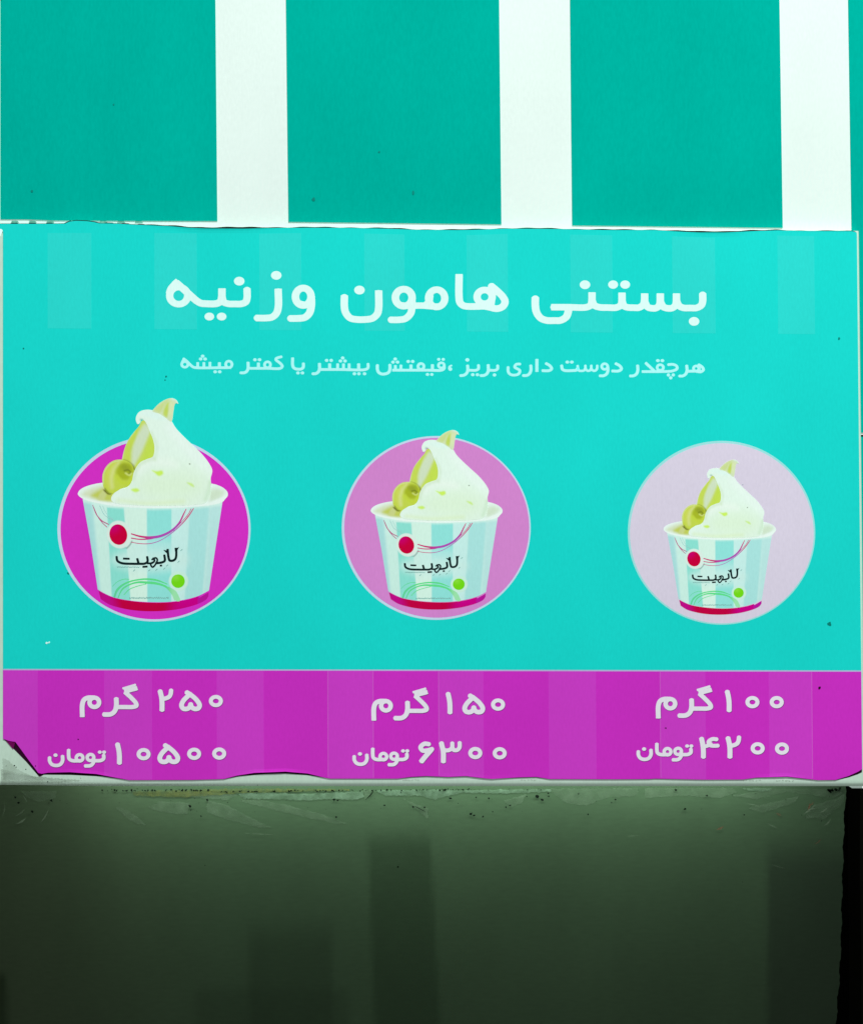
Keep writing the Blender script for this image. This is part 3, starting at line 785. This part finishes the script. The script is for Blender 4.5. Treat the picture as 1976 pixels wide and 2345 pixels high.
base_cols = layered((196, 0, 66), [
    (poly([(380, 1690), (500, 1690), (560, 1880), (380, 1880)]), (196, 12, 140), 60),
    (poly([(1050, 1690), (1330, 1690), (1330, 1880), (1000, 1880)]), (206, 0, 140), 90),
    (poly([(1228, 1690), (1330, 1690), (1330, 1880), (1222, 1880)]), (190, 20, 160), 6),
])
def pink(u, v_):
    t = np.clip((u - 760) / 120, 0, 1)[:, None] * np.clip((1120 - u) / 80, 0, 1)[:, None]
    left = np.clip((700 - u) / 100, 0, 1)[:, None]
    c0 = lin((206, 52, 120)); c1 = lin((178, 78, 182)); c2 = lin((190, 96, 142))
    return (c0 * (1 - t) + c1 * t) * (1 - left) + c2 * left
def tapered(pts, ws):
    pp = catmull(pts); n = len(pp); wv = np.interp(np.linspace(0, 1, n), np.linspace(0, 1, len(ws)), ws)
    return lambda u, v_: sd_line(u, v_, pp, wv, False)
pinks = union(tapered([(342, 980), (375, 1060), (420, 1112), (475, 1142)], [5, 9, 8]), tapered([(352, 1000), (390, 1085), (425, 1130), (462, 1165)], [4, 6, 7]),
              tapered([(668, 1222), (740, 1243), (830, 1252), (920, 1238), (1010, 1192), (1070, 1130), (1105, 1060), (1128, 1012)], [10, 15, 22, 20, 17, 12, 6]),
              tapered([(668, 1258), (740, 1268), (830, 1262), (930, 1236)], [9, 9, 12, 8]),
              tapered([(665, 1292), (740, 1304), (820, 1304), (900, 1282), (1000, 1220), (1090, 1140), (1150, 1070), (1190, 1008)], [5, 6, 6, 5, 8, 9, 7]),
              tapered([(1050, 1165), (1110, 1100), (1150, 1050), (1170, 1010)], [4, 6, 5]))
greys = union(line([(402, 985), (440, 1060), (520, 1112)], 5), line([(425, 985), (465, 1060), (515, 1100)], 3.5))
greens = union(tapered([(525, 1752), (545, 1700), (590, 1655), (660, 1622), (740, 1606), (800, 1603), (880, 1612), (970, 1645)], [16, 20, 15, 12, 14, 16, 7]),
               tapered([(555, 1762), (590, 1690), (650, 1650), (720, 1630), (800, 1632), (880, 1640), (960, 1668), (1010, 1720), (1035, 1775)], [8, 14, 12, 18, 22, 16, 20, 16]),
               tapered([(605, 1735), (650, 1690), (720, 1662), (790, 1645)], [6, 7, 5]), tapered([(508, 1665), (550, 1625), (610, 1603), (650, 1605)], [4, 6, 5]),
               tapered([(980, 1672), (1030, 1715), (1060, 1775)], [10, 34, 36]))
def green(u, v_):
    t = np.clip((u - 960) / 60, 0, 1)[:, None]; q = np.clip((640 - u) / 120, 0, 1)[:, None]
    return (lin((96, 224, 140)) * (1 - q) + lin((98, 214, 160)) * q) * (1 - t) + lin((160, 232, 178)) * t
LOGO = [('s', [(543, 1412), (550, 1448), (585, 1468), (680, 1474), (745, 1474)], 20), ('s', [(598, 1430), (652, 1432)], 17, False), ('s', [(716, 1428), (728, 1470)], 20), ('s', [(730, 1474), (780, 1472), (803, 1456), (800, 1412)], 20),
        ('s', [(762, 1500), (803, 1497)], 17, False), ('s', [(800, 1470), (840, 1468), (862, 1448), (850, 1425)], 17), ('s', [(838, 1440), (872, 1424), (886, 1440), (862, 1490), (845, 1502), (830, 1480), (842, 1462)], 15),
        ('s', [(870, 1470), (925, 1462), (948, 1448), (944, 1398)], 20), ('s', [(908, 1490), (925, 1488)], 16, False),
        ('s', [(972, 1350), (980, 1420), (990, 1446), (1020, 1446), (1040, 1428), (1046, 1340)], 20), ('p', [(934, 1356), (965, 1362), (978, 1344), (984, 1385), (962, 1384)]), ('p', [(1030, 1338), (1045, 1346), (1070, 1330), (1052, 1366), (1034, 1372)])]
def logo_sdf(u, v_):
    r_ = np.full(u.shape, 1e9)
    for it in LOGO:
        if it[0] == 's':
            pts = np.array(it[1], float)
            if len(it) < 4: pts = catmull(pts)
            r_ = np.minimum(r_, sd_line(u, v_, pts, it[2]))
        else: r_ = np.minimum(r_, sd_poly(u, v_, it[1]))
    return r_
small = []
rr = random.Random(7)
u = 548
while u < 738:
    d = rr.uniform(7, 16); small.append(line([(u, 1500 + rr.uniform(-3, 2)), (u + d * .5, 1504 + rr.uniform(-4, 3)), (u + d, 1500 + rr.uniform(-3, 2))], 4.5)); u += d + rr.uniform(0, 6)
u = 650
while u < 985:
    d = rr.uniform(8, 15); small.append(line([(u, 1768 + rr.uniform(-4, 0)), (u + d * .5, 1756 + rr.uniform(-3, 3)), (u + d, 1768 + rr.uniform(-4, 0))], 4.5)); u += d + rr.uniform(2, 6)
ticks = [line([(a, b_), (a + 14, b_ - 12)], 6) for a, b_ in ((684, 1536), (812, 1534), (872, 1530), (938, 1520), (962, 1494), (1058, 1462), (1082, 1364))]

cup = art('tub_picture', union(poly(body_pts), poly(catmull(rim_pts, True))), (205, 760, 1490, 1810), -0.000167,
          lambda u, v_: np.where((sd_poly(u, v_, catmull(rim_pts, True)) < 0)[:, None], rim_cols(u, v_), body_cols(u, v_)), None)
kids = []
kids.append(art('tub_base', poly(base_top + base_bot), (380, 1690, 1330, 1885), -0.000217, base_cols, cup))
kids.append(art('red_button', ell(558, 1228, 74, 87, -0.25), (470, 1130, 650, 1330), -0.000217, layered((202, 0, 60), [(ell(505, 1165, 55, 45), (206, 0, 118, .9), 50)]), cup))
kids.append(art('green_button', ell(1060, 1620, 57, 57), (990, 1550, 1130, 1690), -0.000217, layered((118, 220, 24), [(ell(1040, 1590, 25, 20), (150, 228, 70, .8), 30)]), cup))
kids.append(art('pink_swirl', pinks, (330, 970, 1205, 1320), -0.000217, pink, cup, 3.2))
kids.append(art('grey_line', greys, (390, 975, 530, 1120), -0.000217, layered((160, 205, 205), []), cup, 3.0))
kids.append(art('green_swirl', greens, (495, 1590, 1095, 1790), -0.000200, green, cup, 3.6))
kids.append(art('ribbon', blob(rib), (570, 255, 890, 710), -0.000217, rib_cols, cup))
kids.append(art('rosette', blob(rose), (410, 585, 700, 900), -0.000267, rose_cols, cup))
kids.append(art('ice_cream', blob(ice), (480, 165, 1360, 1000), -0.000317, ice_cols, cup))
kids.append(art('swirl_tip', blob(tip), (835, 70, 1075, 290), -0.000367, tip_cols, cup))
kids.append(art('lettering', logo_sdf, (525, 1320, 1080, 1515), -0.000217, layered((16, 36, 38), []), cup, 2.8))
kids[-1]['label'] = 'dark lettering reading لابهیت'
kids.append(art('small_print', union(*small, *ticks), (540, 1340, 1105, 1780), -0.000233, layered((126, 178, 172), []), cup, 2.8))
kids[-1]['kind'] = 'stuff'
def place_cup(root, px, py, kx, ky, lab):
    root.parent = po
    q = P(px, py)
    root.location = (q[0] - po_org[0], 0, q[2] - po_org[2])
    root.scale = (kx, 1, ky)
    root['label'] = lab
place_cup(cup, CUP0[0], CUP0[1], 1, 1, 'largest printed tub, on the strong magenta roundel')
for px, py, kx, ky, lab in ((849, 984.8, 0.878, 0.8425, 'middle sized printed tub, on the pink roundel'), (1518.6, 1052.6, 0.749, 0.7275, 'smallest printed tub, on the pale lilac roundel')):
    r = cup.copy(); C.objects.link(r)
    place_cup(r, px, py, kx, ky, lab)
    for ch in kids:
        c2_ = ch.copy(); C.objects.link(c2_); c2_.parent = r

# dust on the poster
specks('dust_speck', [(381, 862, 2.2), (379, 870, 1.6), (55, 798, 2), (1921, 775, 2.6), (1898, 1428, 4), (157, 1313, 2.6), (1700, 1110, 1.2)], -0.000400, M['dust'], po, po_org, 11)
specks('dirt_speck', [(1875, 1575, 3.4), (180, 1693, 1.6), (1524, 1667, 1.6), (82, 1754, 1.6)], -0.000400, M['flap'], po, po_org, 12)
specks('pale_fleck', [(108, 1472, 3.2), (113, 1471, 2.2)], -0.000400, M['headline'], po, po_org, 13)

# ------------------------------------------------------------------ grey green panel below, wrapped in clear film
YP = 0.30
org = P(960, 2345, YP)
pn = empty('counter_panel', org)
tag(pn, 'grey green panel under wrinkled clear film, below the poster and left of the black gap', 'panel')
redge = fx([(1700, 1937), (1815, 1937), (1830, 1934), (1900, 1931), (1980, 1929), (2050, 1927), (2150, 1925), (2240, 1921), (2345, 1913), (2460, 1906)])
xs = list(np.arange(-80, 1900, 12.0)) ; ys = list(np.arange(1620, 2461, 8.0))
U = np.concatenate([np.linspace(0, 0.235, 14)[:-1], np.linspace(0.235, 1, 175)])
vv, cc, ff = [], [], []
def sm(d, s): 
    t = np.clip(0.5 - d / (2 * s), 0, 1); return t * t * (3 - 2 * t)
for y in ys:
    e = float(redge(y)) + 1.5 * math.sin(y * 0.09) + 0.8 * math.sin(y * 0.31)
    px = -700 + (e + 700) * U
    for x in px: vv.append(P(x, y, YP))
    Y = np.full(px.shape, y)
    col = np.tile(lin((115, 142, 112)), (len(px), 1))
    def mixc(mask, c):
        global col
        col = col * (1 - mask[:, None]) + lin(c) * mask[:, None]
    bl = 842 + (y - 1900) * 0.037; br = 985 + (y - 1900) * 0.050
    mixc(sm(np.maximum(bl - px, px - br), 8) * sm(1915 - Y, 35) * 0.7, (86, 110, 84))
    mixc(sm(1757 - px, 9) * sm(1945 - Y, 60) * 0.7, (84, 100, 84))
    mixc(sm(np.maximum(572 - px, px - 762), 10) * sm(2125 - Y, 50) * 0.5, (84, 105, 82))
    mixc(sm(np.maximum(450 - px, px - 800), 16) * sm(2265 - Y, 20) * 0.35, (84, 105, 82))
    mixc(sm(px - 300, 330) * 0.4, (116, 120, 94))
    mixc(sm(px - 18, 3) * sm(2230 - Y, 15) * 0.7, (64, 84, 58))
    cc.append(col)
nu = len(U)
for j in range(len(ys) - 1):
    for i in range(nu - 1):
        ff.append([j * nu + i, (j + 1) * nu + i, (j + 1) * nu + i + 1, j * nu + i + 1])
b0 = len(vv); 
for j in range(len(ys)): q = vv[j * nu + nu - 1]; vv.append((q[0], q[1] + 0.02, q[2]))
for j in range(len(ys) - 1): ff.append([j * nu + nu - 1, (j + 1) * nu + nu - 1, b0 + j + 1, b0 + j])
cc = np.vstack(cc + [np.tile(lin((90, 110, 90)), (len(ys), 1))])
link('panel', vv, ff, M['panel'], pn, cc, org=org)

def film(name, polys, y, mat, step=2.5):
    for p in polys: film_piece(name, [p], y, mat, step)
def film_piece(name, polys, y, mat, step):
    allp = np.vstack([np.array(p) for p in polys])
    x0, y0 = allp.min(0) - 6; x1, y1 = allp.max(0) + 6
    xs_, ys_, X, Y = grid(x0, y0, x1, y1, step)
    V = np.full(X.shape, 1e9)
    for p in polys: V = np.minimum(V, sd_poly(X, Y, p))
    rg = np.random.RandomState(3)
    V = V + 1.1 * np.sin(X * 0.21) * np.sin(Y * 0.27 + X * 0.05) + 0.8 * np.sin(X * 0.53 + 1) * np.cos(Y * .4)
    vw, fc, _ = fill(V, xs_, ys_, W(y))
    return link(name, vw, fc, mat, pn, org=org)
q2 = lambda L_: [(480 + a / 3.528, 1700 + b_ / 3.528) for a, b_ in L_]
q1 = lambda L_: [(a / 3.528, 1640 + b_ / 3.528) for a, b_ in L_]
q3 = lambda L_: [(960 + a / 3.528, 1700 + b_ / 3.528) for a, b_ in L_]
q4 = lambda L_: [(1476 + a / 3.528, 1680 + b_ / 3.528) for a, b_ in L_]
film('film_fold', [q2([(-20, 470), (130, 500), (300, 590), (500, 690), (420, 690), (200, 640), (-20, 565)]), q2([(230, 470), (400, 460), (640, 510), (900, 580), (1120, 655), (1050, 662), (800, 610), (500, 540)])], YP - 0.001, M['film'])
film('film_fold', [q1([(930, 730), (1010, 750), (1090, 800), (1185, 880), (1120, 876), (1020, 825)]), q1([(1300, 690), (1530, 700), (1520, 790), (1400, 790), (1180, 740)])], YP - 0.001, M['film'])
film('film_fold', [q2([(1240, 385), (1330, 380), (1255, 470)]), q2([(1560, 450), (1764, 540), (1764, 620), (1700, 560)])], YP - 0.0014, M['film'])
film('film_fold', [q3([(1040, 375), (1764, 370), (1764, 430), (1500, 450), (1350, 510), (1180, 490)]), q3([(680, 470), (860, 420), (830, 490), (740, 520)])], YP - 0.001, M['film'])
film('film_fold', [q4([(0, 440), (700, 440), (760, 470), (600, 520), (300, 500), (0, 520)]), q4([(700, 500), (1000, 450), (1580, 445), (1600, 480), (1520, 520), (1150, 470), (900, 530)])], YP - 0.001, M['film'])
film('film_fold', [q4([(1300, 600), (1420, 560), (1560, 520), (1610, 480), (1600, 560), (1450, 690), (1300, 680)]), q4([(820, 600), (1100, 540), (1250, 500), (1200, 560), (950, 640)])], YP - 0.0014, M['film'])
film('film_edge', [[(545, 1817), (600, 1816), (700, 1818), (830, 1812), (835, 1824), (815, 1832), (760, 1829), (700, 1833), (640, 1830), (560, 1829)], [(860, 1810), (1000, 1808), (1060, 1810), (1150, 1808), (1260, 1807), (1262, 1813), (1150, 1817), (1060, 1815), (1020, 1824), (995, 1831), (965, 1822), (880, 1822)], [(1700, 1805), (1768, 1805), (1764, 1811), (1712, 1811)]], YP - 0.0018, M['film_strong'])
film('film_edge', [[(50, 1812), (130, 1812), (128, 1828), (90, 1836), (60, 1825)], [(380, 1812), (480, 1814), (545, 1820), (520, 1832), (400, 1822)]], YP - 0.0018, M['film'])
film('yellow_stain', [[(300, 1812), (540, 1806), (800, 1807), (800, 1810), (560, 1816), (420, 1826), (310, 1822)]], YP - 0.0022, M['stain'])
def scratch(name, segs, mat, y=YP - 0.0025):
    xs_, ys_, X, Y = grid(min(min(s_[0], s_[2]) for s_ in segs) - 6, min(min(s_[1], s_[3]) for s_ in segs) - 6, max(max(s_[0], s_[2]) for s_ in segs) + 6, max(max(s_[1], s_[3]) for s_ in segs) + 6, 1.2)
    V = np.full(X.shape, 1e9)
    for x0, y0, x1, y1, wd in segs:
        pp = catmull([(x0, y0), ((x0 + x1) / 2 + 2, (y0 + y1) / 2 + 1), (x1, y1)])
        V = np.minimum(V, sd_line(X, Y, pp, np.interp(np.linspace(0, 1, len(pp)), [0, .5, 1], [0.4, wd, 0.3]), False))
    vw, fc, _ = fill(V, xs_, ys_, W(y))
    return link(name, vw, fc, mat, pn, org=org)
for segs in ([(36, 1888, 62, 1872, 5)], [(90, 1889, 114, 1850, 3.4)], [(34, 1870, 58, 1853, 4)], [(6, 1872, 12, 1835, 2.5)], [(54, 1822, 62, 1838, 3)],
             [(1836, 1866, 1866, 1842, 4.5), (1848, 1853, 1868, 1850, 3)], [(1875, 1862, 1894, 1848, 3)], [(1884, 1892, 1902, 1874, 3.5)], [(1752, 1884, 1782, 1898, 2)], [(1700, 1838, 1740, 1845, 2)],
             [(1420, 1915, 1470, 1912, 1.6)], [(548, 1907, 640, 1911, 1.4)], [(1800, 1990, 1760, 1978, 1.6)]):
    scratch('scratch', segs, M['scratch'])
for segs in ([(1848, 1856, 1853, 1838, 4), (1851, 1845, 1862, 1836, 3)], [(1776, 1862, 1788, 1868, 5)], [(1638, 1900, 1656, 1892, 5)], [(1860, 1935, 1880, 1920, 2)]):
    scratch('pink_glint', segs, M['pink_scratch'])
rnd = random.Random(8)
sp = [(36, 1826, 2.6), (43, 1838, 2.8), (75, 1859, 3.4), (118, 1833, 2.6), (435, 1846, 3.4), (475, 1832, 2.6), (461, 1869, 1.8), (438, 1855, 1.5), (765, 1831, 3), (773, 1833, 1.8), (770, 1871, 2.4), (880, 1844, 2), (946, 1848, 2.2), (918, 1815, 1.6),
      (972, 1849, 2), (1031, 1828, 2.2), (1090, 1826, 2), (1119, 1828, 1.8), (1078, 1864, 4.2), (1085, 1867, 2), (1106, 1870, 2.4), (1128, 1859, 1.5), (1158, 1848, 2), (1168, 1844, 1.8), (1206, 1824, 1.5), (1229, 1824, 4), (1241, 1832, 3), (1256, 1824, 2.6), (1255, 1817, 1.8),
      (1324, 1818, 1.8), (1346, 1865, 1.8), (1400, 1838, 1.6), (1409, 1831, 2), (1547, 1809, 2.4), (1618, 1822, 1.8), (1568, 1852, 3), (1566, 1854, 1.8), (1703, 1866, 1.8), (911, 1985, 2.6), (1699, 2020, 1.2), (1880, 1880, 1.2), (470, 1982, 1)]
for i in range(60): sp.append((rnd.uniform(20, 1900), 1815 + abs(rnd.gauss(0, 26)), rnd.uniform(0.4, 1.0)))
specks('dirt_speck', sp[:45], YP - 0.003, M['grime_shade'], pn, org, 9)
specks('fine_dirt', sp[45:] + [(a, b_ + 1.5, r_) for a, b_, r_ in lip_specks], YP - 0.003, M['grime_shade'], pn, org, 9)
scratch('dark_crease', [(836, 1832, 858, 1806, 2.6)], M['grime_shade'])
scratch('dark_crease', [(942, 1842, 980, 1862, 1.6)], M['grime_shade'])
